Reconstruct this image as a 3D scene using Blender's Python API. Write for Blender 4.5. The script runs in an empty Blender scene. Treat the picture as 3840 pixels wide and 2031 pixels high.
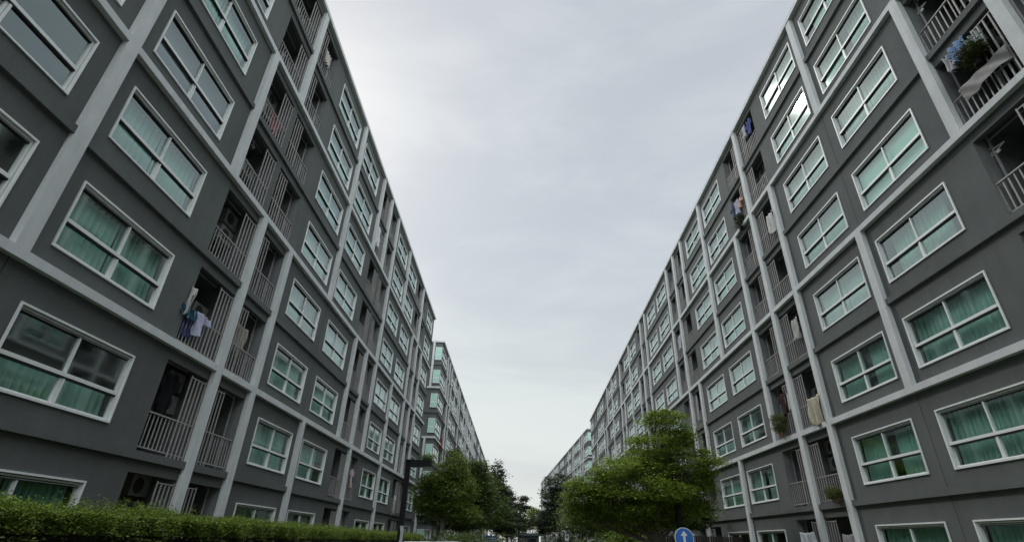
import bpy, math, random
import numpy as np
from mathutils import Vector, Matrix
random.seed(7); RNG=np.random.default_rng(7)
S=bpy.context.scene; COL=S.collection
EYE=1.55
# ------------------------------------------------------------------ camera
cd=bpy.data.cameras.new('camera'); cam=bpy.data.objects.new('camera',cd); COL.objects.link(cam); S.camera=cam
cd.sensor_fit='HORIZONTAL'; cd.sensor_width=36; cd.lens=36*1914.85/3840; cd.clip_start=.1; cd.clip_end=5000
r_=Vector((0.99950423,0.00301956,0.03133975)); u_=Vector((-0.02628337,-0.46800409,0.88333536)); f_=Vector((-0.01733442,0.88372114,0.4676927))
m=Matrix((r_,u_,-f_)).transposed().to_4x4(); m.translation=Vector((0,0,EYE)); cam.matrix_world=m
# ------------------------------------------------------------------ sky, sun
SUN=Vector((-.4144,.6292,.6575)).normalized()
w=bpy.data.worlds.new('World'); S.world=w; w.use_nodes=True
N=w.node_tree.nodes; Lk=w.node_tree.links; N.clear()
def wn(t,**k):
    n=N.new(t)
    for a,b in k.items(): setattr(n,a,b)
    return n
def mathn(op,a,b=None,c=None):
    n=wn('ShaderNodeMath',operation=op)
    for i,v in enumerate((a,b,c)):
        if v is None: continue
        if isinstance(v,(int,float)): n.inputs[i].default_value=v
        else: Lk.new(v,n.inputs[i])
    return n.outputs[0]
def ramp(fac,stops,nodes=None,links=None,interp='EASE'):
    n=(nodes or N).new('ShaderNodeValToRGB'); cr=n.color_ramp; cr.interpolation=interp
    while len(cr.elements)<len(stops): cr.elements.new(.5)
    for e,(p,c) in zip(cr.elements,stops): e.position=p; e.color=(*c,1) if len(c)==3 else c
    (links or Lk).new(fac,n.inputs[0]); return n.outputs[0]
tc=wn('ShaderNodeTexCoord'); sep=wn('ShaderNodeSeparateXYZ'); Lk.new(tc.outputs['Generated'],sep.inputs[0])
sky=wn('ShaderNodeTexSky'); sky.sky_type='NISHITA'; sky.sun_disc=False
sky.sun_elevation=math.asin(SUN.z); sky.sun_rotation=math.atan2(SUN.x,SUN.y); sky.air_density=1.2; sky.dust_density=2.5
base=ramp(sep.outputs[2],[(0,(.75,.78,.765)),(.22,(.70,.745,.74)),(.5,(.60,.645,.69)),(.85,(.59,.625,.665))],interp='LINEAR')
mp=wn('ShaderNodeMapping'); mp.inputs['Scale'].default_value=(1.0,1.5,3.6); Lk.new(tc.outputs['Generated'],mp.inputs[0])
nz=wn('ShaderNodeTexNoise'); nz.inputs['Scale'].default_value=2.1; nz.inputs['Detail'].default_value=5; nz.inputs['Roughness'].default_value=.58; nz.inputs['Distortion'].default_value=.4; Lk.new(mp.outputs[0],nz.inputs[0])
cl=ramp(nz.outputs[0],[(.34,(.91,.92,.94)),(.64,(1.06,1.06,1.05))])
def mixc(bt,fac,a,b,nodes=N,links=Lk):
    n=nodes.new('ShaderNodeMix'); n.data_type='RGBA'; n.blend_type=bt
    if isinstance(fac,(int,float)): n.inputs[0].default_value=fac
    else: links.new(fac,n.inputs[0])
    for i,v in ((6,a),(7,b)):
        if isinstance(v,(tuple,list)): n.inputs[i].default_value=(*v[:3],1)
        else: links.new(v,n.inputs[i])
    return n.outputs[2]
c1=mixc('MULTIPLY',1.0,base,cl)
dot=wn('ShaderNodeVectorMath',operation='DOT_PRODUCT'); Lk.new(tc.outputs['Generated'],dot.inputs[0]); dot.inputs[1].default_value=SUN
glow=mathn('POWER',mathn('MAXIMUM',dot.outputs['Value'],0.),14.)
c2=mixc('ADD',mathn('MULTIPLY',glow,.10),c1,(.75,.78,.80))
# extra sky brightness added overhead and behind the viewer, to lighten the facades
up=ramp(sep.outputs[2],[(.83,(1,1,1)),(1.,(8.,8.,8.))]); 
bk=ramp(mathn('ADD',mathn('MULTIPLY',sep.outputs[1],-.5),.5),[(.5,(1,1,1)),(.8,(2.6,2.6,2.55))])
c3=mixc('MULTIPLY',1.,mixc('MULTIPLY',1.,c2,up),bk)
skm=wn('ShaderNodeVectorMath',operation='SCALE'); skm.inputs['Scale'].default_value=.1; Lk.new(sky.outputs[0],skm.inputs[0])
c4=mixc('MIX',.10,c3,skm.outputs[0])
bg=wn('ShaderNodeBackground'); bg.inputs[1].default_value=.93; Lk.new(c4,bg.inputs[0])
wo=wn('ShaderNodeOutputWorld'); Lk.new(bg.outputs[0],wo.inputs[0])
sl=bpy.data.lights.new('sun','SUN'); sl.energy=1.0; sl.angle=math.radians(1.7); sl.color=(1,.96,.9)
so=bpy.data.objects.new('sun',sl); COL.objects.link(so); so.rotation_euler=(-SUN).to_track_quat('-Z','Y').to_euler()
S.view_settings.view_transform='Standard'; S.view_settings.look='None'; S.view_settings.gamma=1; S.view_settings.exposure=0.15
S.render.engine='CYCLES'; S.cycles.max_bounces=6; S.cycles.diffuse_bounces=3; S.cycles.glossy_bounces=3; S.cycles.transparent_max_bounces=12; S.cycles.transmission_bounces=3
S.cycles.caustics_reflective=False; S.cycles.caustics_refractive=False

# ------------------------------------------------------------------ materials
MATS={}
def mat(name,col,rough=.8,metal=0,spec=.3,noise=None,bump=None,trans=None,island=None,streak=0):
    if name in MATS: return MATS[name]
    m=bpy.data.materials.new(name); m.use_nodes=True; n=m.node_tree.nodes; l=m.node_tree.links
    p=n['Principled BSDF']; p.inputs['Base Color'].default_value=(*col,1); p.inputs['Roughness'].default_value=rough
    p.inputs['Metallic'].default_value=metal; p.inputs['Specular IOR Level'].default_value=spec
    t=n.new('ShaderNodeTexCoord'); src=None
    if noise:
        sc,amt=noise; a=n.new('ShaderNodeTexNoise'); a.inputs['Scale'].default_value=sc; a.inputs['Detail'].default_value=6; a.inputs['Roughness'].default_value=.65; l.new(t.outputs['Object'],a.inputs[0])
        src=ramp(a.outputs[0],[(.3,tuple(c*(1-amt) for c in col)),(.7,tuple(min(1,c*(1+amt)) for c in col))],n,l)
    if streak:
        mp=n.new('ShaderNodeMapping'); mp.inputs['Scale'].default_value=(2.2,2.2,.16); l.new(t.outputs['Object'],mp.inputs[0])
        a=n.new('ShaderNodeTexNoise'); a.inputs['Scale'].default_value=1.6; a.inputs['Detail'].default_value=7; a.inputs['Roughness'].default_value=.7; l.new(mp.outputs[0],a.inputs[0])
        st=ramp(a.outputs[0],[(.35,(1-streak,)*3),(.62,(1+streak*.5,)*3)],n,l)
        src=mixc('MULTIPLY',1.,src if src else col,st,n,l)
    if island:
        g=n.new('ShaderNodeNewGeometry'); st=ramp(g.outputs['Random Per Island'],island,n,l,'LINEAR')
        src=mixc('MULTIPLY',1.,src if src else col,st,n,l)
    if src: l.new(src,p.inputs['Base Color'])
    if bump:
        sc,h=bump; a=n.new('ShaderNodeTexNoise'); a.inputs['Scale'].default_value=sc; a.inputs['Detail'].default_value=4; l.new(t.outputs['Object'],a.inputs[0])
        b=n.new('ShaderNodeBump'); b.inputs['Strength'].default_value=h; b.inputs['Distance'].default_value=.02; l.new(a.outputs[0],b.inputs['Height']); l.new(b.outputs[0],p.inputs['Normal'])
    if trans:
        tr=n.new('ShaderNodeBsdfTranslucent'); mx=n.new('ShaderNodeMixShader'); mx.inputs[0].default_value=trans
        if src: l.new(src,tr.inputs[0])
        else: tr.inputs[0].default_value=(*col,1)
        l.new(p.outputs[0],mx.inputs[1]); l.new(tr.outputs[0],mx.inputs[2]); l.new(mx.outputs[0],n['Material Output'].inputs[0])
    MATS[name]=m; return m
WALL=mat('dark_grey_stucco',(.118,.127,.124),.9,noise=(.55,.09),bump=(60,.5),streak=.055)
FRAME=mat('light_grey_stucco',(.60,.62,.62),.9,noise=(1.3,.06),bump=(45,.5),streak=.07)
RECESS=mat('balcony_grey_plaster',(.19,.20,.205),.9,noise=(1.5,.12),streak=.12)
JOINT_SHADE=mat('joint_sealant_and_undershade',(.035,.036,.036),.9)  # wall joints, and the painted shade strips in the windows
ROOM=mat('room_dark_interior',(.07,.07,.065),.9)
WHITE=mat('white_aluminium',(.80,.82,.81),.45,spec=.5,noise=(5,.04))
TAUPE=mat('taupe_painted_steel',(.34,.325,.315),.55,noise=(8,.12))
ACM=mat('air_conditioner_shell',(.32,.315,.30),.5,noise=(6,.10)); ACD=mat('air_conditioner_grille',(.06,.06,.06),.7)
ROOFM=mat('roof_concrete',(.3,.3,.3),.95,noise=(.5,.15))
BLACK=mat('black_painted_metal',(.010,.010,.011),.7,spec=.15,noise=(4,.2))
def glass_mat(name,tint,rmin):
    m=bpy.data.materials.new(name); m.use_nodes=True; n=m.node_tree.nodes; l=m.node_tree.links; n.clear()
    o=n.new('ShaderNodeOutputMaterial'); mx=n.new('ShaderNodeMixShader'); tr=n.new('ShaderNodeBsdfTransparent'); gl=n.new('ShaderNodeBsdfGlossy')
    tr.inputs[0].default_value=(*tint,1); gl.inputs['Color'].default_value=(.80,.93,.92,1); gl.inputs['Roughness'].default_value=.05
    fr=n.new('ShaderNodeFresnel'); fr.inputs[0].default_value=1.55
    a=n.new('ShaderNodeMath'); a.operation='MULTIPLY_ADD'; a.inputs[1].default_value=.9; a.inputs[2].default_value=rmin; a.use_clamp=True; l.new(fr.outputs[0],a.inputs[0])
    gb=n.new('ShaderNodeNewGeometry'); iv=n.new('ShaderNodeMath'); iv.operation='SUBTRACT'; iv.inputs[0].default_value=1; l.new(gb.outputs['Backfacing'],iv.inputs[1])
    mm=n.new('ShaderNodeMath'); mm.operation='MULTIPLY'; l.new(a.outputs[0],mm.inputs[0]); l.new(iv.outputs[0],mm.inputs[1]); a=mm
    # faint waviness of the panes
    t=n.new('ShaderNodeTexCoord'); z=n.new('ShaderNodeTexNoise'); z.inputs['Scale'].default_value=1.3; l.new(t.outputs['Object'],z.inputs[0])
    b=n.new('ShaderNodeBump'); b.inputs['Strength'].default_value=.008; b.inputs['Distance'].default_value=.05; l.new(z.outputs[0],b.inputs['Height']); l.new(b.outputs[0],gl.inputs['Normal'])
    l.new(a.outputs[0],mx.inputs[0]); l.new(tr.outputs[0],mx.inputs[1]); l.new(gl.outputs[0],mx.inputs[2]); l.new(mx.outputs[0],o.inputs[0]); return m
GLASS=glass_mat('green_tinted_glass',(.90,.965,.94),.18)
CURT=[mat('green_curtain',(.42,.66,.58),.85,noise=(2,.08)),mat('pale_green_curtain',(.62,.77,.73),.85,noise=(2,.08)),
      mat('grey_curtain',(.34,.31,.30),.85,noise=(2,.1)),mat('mauve_blind',(.20,.18,.21),.8),mat('white_blind',(.78,.80,.78),.8)]
def leafm(name,col,lo=.6,hi=1.4): return mat(name,col,.55,spec=.25,trans=.35,island=[(0,(lo,lo,lo*.9)),(.6,(1,1,1)),(1,(hi,hi*.95,hi*.7))])
LEAF=leafm('bright_green_leaves',(.168,.240,.034),.5,1.5); LEAF2=leafm('deep_green_leaves',(.095,.138,.036)); LEAFH=leafm('hedge_leaves',(.150,.220,.034),.3,1.7)
LEAFM=leafm('mid_green_leaves',(.130,.182,.036),.45,1.6); LEAF3=leafm('grey_green_leaves',(.062,.080,.042)); BARK=mat('bark',(.10,.085,.07),.95,noise=(6,.3),bump=(20,.8)); BARKP=mat('pale_bark',(.26,.25,.23),.95,noise=(6,.3))
# ------------------------------------------------------------------ mesh builder
class MB:
    def __init__(s): s.v=[]; s.f=[]; s.m=[]; s.mats=[]
    def mi(s,m):
        if m not in s.mats: s.mats.append(m)
        return s.mats.index(m)
    def quad(s,a,b,c,d,m):
        i=len(s.v); s.v+=[a,b,c,d]; s.f.append((i,i+1,i+2,i+3)); s.m.append(s.mi(m)); return s
    def box(s,x0,x1,y0,y1,z0,z1,m):
        i=len(s.v); s.v+=[(x0,y0,z0),(x1,y0,z0),(x1,y1,z0),(x0,y1,z0),(x0,y0,z1),(x1,y0,z1),(x1,y1,z1),(x0,y1,z1)]
        for q in ((0,3,2,1),(4,5,6,7),(0,1,5,4),(1,2,6,5),(2,3,7,6),(3,0,4,7)): s.f.append(tuple(i+k for k in q)); s.m.append(s.mi(m))
        return s
    def prism(s,pts,axis,a,b,m):   # polygon pts extruded along axis
        def P(p,t): return (t,p[0],p[1]) if axis=='x' else ((p[0],t,p[1]) if axis=='y' else (p[0],p[1],t))
        i=len(s.v); n=len(pts); s.v+=[P(p,a) for p in pts]+[P(p,b) for p in pts]; k=s.mi(m)
        s.f.append(tuple(range(i,i+n))); s.f.append(tuple(range(i+2*n-1,i+n-1,-1))); s.m+=[k,k]
        for j in range(n): s.f.append((i+j,i+(j+1)%n,i+n+(j+1)%n,i+n+j)); s.m.append(k)
        return s
    def tube(s,pts,rad,m,n=8,cap=True):
        k=s.mi(m); rings=[]
        for j,p in enumerate(pts):
            p=Vector(p); a=Vector(pts[max(j-1,0)]); b=Vector(pts[min(j+1,len(pts)-1)]); d=(b-a).normalized()
            x=d.cross(Vector((0,0,1))); x=x.normalized() if x.length>1e-3 else Vector((1,0,0)); y=d.cross(x); r=rad[j] if isinstance(rad,(list,tuple)) else rad
            rings.append(len(s.v)); s.v+=[tuple(p+r*(math.cos(t)*x+math.sin(t)*y)) for t in [2*math.pi*q/n for q in range(n)]]
        for a,b in zip(rings,rings[1:]):
            for q in range(n): s.f.append((a+q,a+(q+1)%n,b+(q+1)%n,b+q)); s.m.append(k)
        if cap:
            s.f.append(tuple(range(rings[0],rings[0]+n))); s.f.append(tuple(range(rings[-1]+n-1,rings[-1]-1,-1))); s.m+=[k,k]
        return s
    def add(s,o,off=(0,0,0),mx=1,sx=1):
        i=len(s.v); ox,oy,oz=off; s.v+=[(ox+mx*sx*x,oy+y,oz+z) for x,y,z in o.v]; s.f+=[tuple(i+q for q in f) for f in o.f]; mp=[s.mi(x) for x in o.mats]; s.m+=[mp[q] for q in o.m]; return s
    def mesh(s,name):
        me=bpy.data.meshes.new(name); me.from_pydata(s.v,[],s.f)
        for x in s.mats: me.materials.append(x)
        me.polygons.foreach_set('material_index',s.m); me.update(); return me
    def build(s,name,parent=None,loc=(0,0,0)): return link(name,s.mesh(name),parent,loc)
def link(name,me,parent=None,loc=(0,0,0),scale=None):
    o=bpy.data.objects.new(name,me); COL.objects.link(o); o.parent=parent; o.location=loc
    if scale: o.scale=scale
    return o
def tag(o,label=None,cat=None,group=None,kind=None):
    for k,v in (('label',label),('category',cat),('group',group),('kind',kind)):
        if v: o[k]=v
    return o
def empty(name,loc,rz=0): o=link(name,None,None,loc); o.rotation_euler=(0,0,rz); return o
# ------------------------------------------------------------------ facade pieces
W,H=3.16,1.55
def frame_mb(W=W,sill=True):
    b=MB(); e=.003; t=.036
    b.box(-e,W+e,-.06,.035,H-t,H+e,WHITE).box(-e,W+e,-.06,.035,-e,t,WHITE).box(-e,t,-.06,.035,t,H-t,WHITE).box(W-t,W+e,-.06,.035,t,H-t,WHITE)
    a=.052; k=.034; UNDERSHADE=JOINT_SHADE
    b.box(a,W-a,-.10,-.015,H-a-k,H-a,WHITE).box(a,W-a,-.10,-.02,a,a+.03,WHITE).box(a,a+k,-.10,-.015,a+.03,H-a-k,WHITE).box(W-a-k,W-a,-.10,-.015,a+.03,H-a-k,WHITE)
    b.box(a,W-a,-.08,-.04,H-a-k-.035,H-a-k-.018,WHITE)
    b.box(a+k,W-a-k,-.10,.0,.60,.675,WHITE).box(a+k,W-a-k,-.098,-.012,.565,.60,UNDERSHADE).box(a+k,W-a-k,-.098,-.022,H-a-k-.05,H-a-k-.036,UNDERSHADE); c=W/2  # dark strips painted as the shade under transom and top rail
    b.box(c-.02,c+.02,-.09,-.02,.675,H-a-k-.05,WHITE).box(c-.05,c-.006,-.09,-.015,a+.03,.565,WHITE).box(c+.006,c+.05,-.10,-.03,a+.03,.565,WHITE)
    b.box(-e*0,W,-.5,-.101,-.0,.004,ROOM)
    return b
def pane_mb(W=W):
    b=MB(); a=.11; c=W/2
    for x0,x1,y in ((a,c-.02,-.062),(c+.02,W-a,-.075)): b.box(x0,x1,y-.006,y,.675,H-.11,GLASS)
    for x0,x1,y in ((a,c-.028,-.06),(c+.028,W-a,-.08)): b.box(x0,x1,y-.006,y,.098,.585,GLASS)
    return b
def drape(x0,x1,z0,z1,m,seed,per=.175,amp=.10,y=-.28,flare=0.):
    b=MB(); k=b.mi(m); rr=random.Random(seed); n=max(4,int((x1-x0)/per*8)); ph=0; xs=[]; 
    for i in range(n+1):
        t=i/n; ph+=2*math.pi*(x1-x0)/n/per*(.7+.6*rr.random()); xs.append((x0+(x1-x0)*t,(abs(math.sin(ph/2))*1.7-1)*amp*(.8+.35*math.sin(t*9+seed))))
    rows=3
    for j in range(rows+1):
        q=j/rows
        for x,a in xs: b.v.append((x+flare*(1-q)*math.sin(x*7+seed),y+a*(1-.35*q),z0+(z1-z0)*q))
    for j in range(rows):
        for i in range(n):
            p=j*(n+1)+i; b.f.append((p,p+1,p+n+2,p+n+1)); b.m.append(k)
    return b
def curtains():
    out=[]; z0,z1=.05,H-.10; a,c,d=.06,W/2,W-.06
    for q,m in enumerate((CURT[0],CURT[1])):
        out.append([drape(a,c-.01,z0,z1,m,1+q),drape(c+.01,d,z0,z1,m,5+q)])            # closed
        out.append([drape(a,c-.25,z0,z1,m,2+q),drape(c+.2,d,z0,z1,m,6+q)])             # parted
        out.append([drape(a+.5,d-.3,z0,z1,m,9+q,flare=.1)])
        out.append([drape(a,a+.7,z0,z1,m,3+q),drape(c+.1,d-.5,z0,z1,m,4+q)])
    out.append([drape(a,d,z0,.72,CURT[0],21)])                                          # low curtain, dark above
    out.append([MB().box(a,d,-.26,-.25,z0,z1,CURT[3])])                                 # blind
    out.append([drape(a,c-.4,z0,z1,CURT[2],31),drape(c,d,z0,z1,CURT[0],32)])
    out.append([drape(a,d,z0,z1-.1,CURT[0],41),MB().box(c+.1,d,-.14,-.13,1.22,H-.1,CURT[4])])
    out.append([MB().box(a,d,-.16,-.15,z0,z1,mat('mint_roller_blind',(.50,.86,.74),.8))])
    return out
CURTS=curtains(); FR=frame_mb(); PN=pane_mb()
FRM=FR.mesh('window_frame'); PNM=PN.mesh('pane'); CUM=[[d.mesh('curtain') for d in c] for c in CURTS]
BW,BD,BH=2.0,1.6,2.285
def balcony_mb():
    b=MB(); m=RECESS; x0,x1,y1,zt=0,BW,-BD,2.5
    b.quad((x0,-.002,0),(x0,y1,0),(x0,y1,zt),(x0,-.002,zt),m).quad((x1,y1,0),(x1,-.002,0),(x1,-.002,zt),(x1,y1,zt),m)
    b.quad((x0,y1,0),(x1,y1,0),(x1,y1,zt),(x0,y1,zt),WALL).quad((x0,y1,zt),(x1,y1,zt),(x1,-.15,zt),(x0,-.15,zt),WALL)  # darker wall colour on back and ceiling stands in for recess shade
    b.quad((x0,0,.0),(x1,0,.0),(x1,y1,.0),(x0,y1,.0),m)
    b.quad((x0,-.15,BH),(x1,-.15,BH),(x1,-.15,zt),(x0,-.15,zt),WALL).quad((x0,0,BH),(x1,0,BH),(x1,-.15,BH),(x0,-.15,BH),WALL)
    return b
def door_mb():
    b=MB(); y=-BD; a,c,d,h=.95,1.42,1.9,2.0
    for x in (a,c,d): b.box(x-.03,x+.03,y+.003,y+.05,.03,h,WHITE)
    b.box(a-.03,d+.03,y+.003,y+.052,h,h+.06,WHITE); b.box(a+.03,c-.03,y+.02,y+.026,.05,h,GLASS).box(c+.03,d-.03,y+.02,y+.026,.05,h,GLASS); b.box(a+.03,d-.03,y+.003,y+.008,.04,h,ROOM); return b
def railing_mb():
    b=MB(); y0,y1=-.085,-.055
    b.box(.0,BW,y0-.012,y1+.012,.93,.965,TAUPE).box(.0,BW,y0,y1,.10,.13,TAUPE)
    x=.88
    while x<BW-.04: b.box(x-.015,x+.015,y0+.006,y1-.006,.13,.93,TAUPE); x+=.158
    b.box(BW-.03,BW,y0,y1,.02,.93,TAUPE); return b
def screen_mb():
    b=MB(); y0,y1=-.05,-.022
    for i in range(5): x=.03+i*.178; b.box(x-.018,x+.018,y0,y1,.02,2.2 if i in(0,4) else 2.14,TAUPE)
    b.box(.048,.724,y0,y1,2.14,2.168,TAUPE); return b
def ac_mb(z=1.22):
    b=MB(); x0,x1,y0,y1=.12,.84,-.90,-.63
    b.box(x0,x1,y0,y1,z,z+.50,ACM); b.prism([(.56+.19*math.cos(t),z+.25+.19*math.sin(t)) for t in [i*math.pi/10 for i in range(20)]],'y',y1,y1+.012,ACD)
    b.box(.2,.24,-1.55,-.78,z-.05,z-.005,TAUPE).box(.74,.78,-1.55,-.78,z-.05,z-.005,TAUPE); b.box(x0-.012,x0-.002,-.98,-.86,z+.08,z+.3,ACD)
    b.tube([(.15,-1.0,z+.4),(.08,-1.2,z+.5),(.06,-1.55,z+.7)],.025,ACM,6); return b
BAL,DOOR,RAIL,SCR,AC=balcony_mb(),door_mb(),railing_mb(),screen_mb(),ac_mb()
PIPE=MB().tube([(1.93,-.35,.0),(1.93,-.35,2.49)],.035,ACM,8).tube([(1.9,-.35,2.3),(1.2,-.5,2.42),(.3,-.5,2.42)],.022,ACM,6)
def mirrored(mb): return MB().add(mb,(0,0,0),-1)
BM={s:{n:(t if s>0 else mirrored(t)).mesh(n) for n,t in (('balcony',BAL),('balcony_door',DOOR),('railing',RAIL),('privacy_screen',SCR),('air_conditioner',AC),('drain_pipe',PIPE))} for s in (1,-1)}
FH=2.757; BZ0=4.22+EYE      # band bottoms; storey height
Z1=BZ0-FH*2                 # underside line of the ground floor slab
def building(name,label,origin,rz,sgn,s0,s1,Bs,pil,wins_skip=(),corner=None,maxp=100,depth=14.,near=0.,door=True):
    """sgn: local x = sgn*(s-s0); faces: y=0 frame face, y=-.15 wall face"""
    root=empty(name,(*origin,0),rz); tag(root,label,'apartment building')
    X=lambda s: sgn*(s-s0); PP=Bs[1]-Bs[0]
    wb=MB(); fb=MB(); lb=MB(); ped=MB()
    def bx(mb,sa,sb,y0,y1,z0,z1,m): a,b=sorted((X(sa),X(sb))); mb.box(a,b,y0,y1,z0,z1,m)
    def wq(sa,sb,z0,z1,m=WALL,y=-.15): mbq=wb; mbq.quad((X(sa),y,z0),(X(sb),y,z0),(X(sb),y,z1),(X(sa),y,z1),m)
    segs=[]  # (type,sa,sb,B,side)
    for B in Bs:
        for sd in (-1,1):
            a,b=sorted((B+sd*.16,B+sd*(.16+BW)))
            if a>=s0-.01 and b<=s1+.01: segs.append(('b',a,b,B,sd))
            a,b=sorted((B+sd*3.34,B+sd*(3.34+W)))
            if corner and sd==-1 and B==Bs[0]: a=s0+.06; b=B-3.34
            if a>=s0-.01 and b<=s1+.01: segs.append(('w',a,b,B,sd))
    segs.sort(key=lambda q:q[1]); items=[]
    top=BZ0+FH*6+.19
    for f in range(1,9):
        zb=BZ0+(f-2-1)*FH   # underside of this storey's ledge/band
        z0=zb+.19; z1=zb+FH # wall from top of own slab edge to underside of next
        if f==1: z0=0.0
        cur=s0
        for ty,a,b,B,sd in segs:
            if a>cur+1e-4: wq(cur,a,z0,z1)
            if ty=='w':
                wz=z1-.61-H
                wq(a,b,z0,wz); wq(a,b,wz+H,z1)
                A,Bb=X(a),X(b); y=-.15; yi=-1.5
                for p,q in (((A,wz),(Bb,wz)),((A,wz+H),(Bb,wz+H)),((A,wz),(A,wz+H)),((Bb,wz),(Bb,wz+H))):
                    wb.quad((p[0],y,p[1]),(q[0],y,q[1]),(q[0],-.26,q[1]),(p[0],-.26,p[1]),WALL)
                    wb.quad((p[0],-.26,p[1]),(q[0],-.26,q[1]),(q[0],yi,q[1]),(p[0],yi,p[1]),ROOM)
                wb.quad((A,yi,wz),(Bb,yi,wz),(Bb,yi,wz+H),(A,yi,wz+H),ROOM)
                items.append(('w',min(A,Bb),wz,abs(b-a),a,f))
            else:
                fz=zb+.19; oz=fz+BH
                wq(a,b,oz,z1)
                if f==1: wq(a,b,0,fz)
                x=X(B+sd*.16); items.append(('b',x,fz,sd*sgn,a,f))
            cur=b
        wq(cur,s1,z0,z1)
        # slab edge: light band every second storey, dark ledge between
        if f%2==1 and f>1: bx(fb,s0,s1,-.16,.0,zb,zb+.19,FRAME)
        elif f>1: bx(lb,s0,s1,-.16,-.055,zb,zb+.19,WALL)
        elif f==1: bx(lb,s0,s1,-.16,-.055,zb,zb+.19,WALL)
    bx(fb,s0-.02,s1+.05,-.30,.03,top-.19,top,FRAME)
    # pillars
    for g in range(4):
        z0=BZ0+(2*g-2)*FH+.19 if g else 0.; z1=BZ0+2*g*FH
        for s,kind in pil(g):
            hw=.16
            if s-hw<s0-.2 or s+hw>s1+.2: continue
            bx(fb,s-hw,s+hw,-.165,.0 if kind!='d' else -.0,z0,z1,FRAME)
        ds=[s for s,k in pil(g) if k=='d']
        for B in Bs:
            for c in ((B-PP/2,) if B==Bs[0] else ())+(B+PP/2,):
                if s0+1<c<s1-1 and not any(abs(c-d)<1 for d in ds): bx(wb,c-.009,c+.009,-.155,-.148,z0,z1,JOINT_SHADE)
    # other sides and roof
    A,Bb=X(s0),X(s1)
    for x in (A,Bb): wb.quad((x,-.15,0),(x,-depth,0),(x,-depth,top-.02),(x,-.15,top-.02),WALL)
    wb.quad((A,-depth,0),(Bb,-depth,0),(Bb,-depth,top-.02),(A,-depth,top-.02),WALL); 
    rf=MB(); rf.box(min(A,Bb),max(A,Bb),-depth,-.16,top-.02,top+.05,ROOFM)
    wb.build('wall',root); fb.build('concrete_frame',root); lb.build('floor_ledge',root); rf.build('roof',root)
    items.sort(key=lambda q:abs(q[4]-near)+q[5]*.8)
    wi=[i for i in items if i[0]=='w']; bi=[i for i in items if i[0]=='b']; rest=MB()
    for n,(t,x,z,ww,s,f) in enumerate(wi):
        sc=ww/W; ci=pick_curtain(name,s,f)
        if n<maxp:
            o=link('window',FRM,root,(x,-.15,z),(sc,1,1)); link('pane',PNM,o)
            for q in (CUM[ci] if ci is not None else ()): link('curtain',q,o)
        else:
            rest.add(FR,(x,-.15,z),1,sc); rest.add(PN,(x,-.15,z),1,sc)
            for q in (CURTS[ci] if ci is not None else ()): rest.add(q,(x,-.15,z),1,sc)
    if rest.v: tag(rest.build('window',root),kind='stuff')
    rest=MB()
    for n,(t,x,z,sd,s,f) in enumerate(bi):
        hasac=random.random()<.75; hi=.62 if random.random()<.4 else 0
        if n<maxp:
            o=link('balcony',BM[sd]['balcony'],root,(x,-.15,z)); link('balcony_door',BM[sd]['balcony_door'],o); link('railing',BM[sd]['railing'],o); link('drain_pipe',BM[sd]['drain_pipe'],o); link('privacy_screen',BM[sd]['privacy_screen'],o)
            if hasac: link('air_conditioner',BM[sd]['air_conditioner'],o)
            if hi: link('air_conditioner',BM[sd]['air_conditioner'],o,(0,0,hi))
        else:
            for t_ in (BAL,DOOR,RAIL,SCR)+((AC,) if hasac else ()): rest.add(t_,(x,-.15,z),sd)
    if rest.v: tag(rest.build('balcony',root),kind='stuff')
    if corner:  # end wall looking up the street towards the viewer, with corner windows
        x=X(s0); k=-sgn   # outward normal of end wall is k along local x
        for f in range(1,9):
            zb=BZ0+(f-3)*FH; wz=zb+FH-.61-H
            if f%2==1 and f>1: MB().box(*sorted((x,x+k*.15)),-1.9,.0,zb,zb+.19,FRAME).build('end_band',root)
            else: MB().box(*sorted((x,x+k*.09)),-1.9,-.055,zb,zb+.19,WALL).build('end_ledge',root)
            g=MB(); g.box(-.003,.74,-.05,.035,0,.05,WHITE).box(-.003,.74,-.05,.035,H-.05,H,WHITE).box(-.003,.05,-.05,.035,.05,H-.05,WHITE).box(.69,.74,-.05,.035,.05,H-.05,WHITE).box(.05,.69,-.04,.01,.585,.66,WHITE)
            gp=MB(); gp.box(.05,.69,-.02,-.014,.05,H-.05,GLASS)
            cu=drape(.04,.70,.05,H-.05,CURT[0],f,y=-.06,amp=.02)
            o=empty('window',(0,0,0)); bpy.data.objects.remove(o)
            o=g.build('window',root,(x+k*.02,-.20,wz)); o.rotation_euler=(0,0,-math.pi/2 if k<0 else math.pi/2)
            if k<0: o.location=(x+k*.06,-.20,wz)
            else: o.location=(x+k*.06,-.94,wz)
            gp.build('pane',o); cu2=MB(); cu2.box(.04,.70,-.035,-.03,.05,H-.05,CURT[0]); cu2.build('curtain',o)
        MB().box(*sorted((x,x+k*.15)),-3.2,.03,top-.19,top,FRAME).build('end_cornice',root)
        for g in (1,3): z0=BZ0+(2*g-2)*FH+.19; MB().box(*sorted((x,x+k*.15)),-1.28,-1.04,z0,BZ0+2*g*FH,FRAME).build('end_pillar',root)
        MB().box(*sorted((x+k*.001,x+k*.15)),-1.28,-1.04,0,BZ0,FRAME).build('end_pillar',root)
    return root,X
SPEC={}
def pick_curtain(name,s,f):
    k=(name,round(s),f)
    if k in SPEC: return SPEC[k]
    r=random.Random(int(s*131)+f*977+len(name))
    q=r.random()
    if q<.52: return r.choice((0,4,0,4,0))
    if q<.80: return r.choice((1,2,3,5,6,7))
    if q<.86: return 10
    if q<.91: return 11
    if q<.94: return 9
    if q<.96: return 8
    return None
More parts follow.
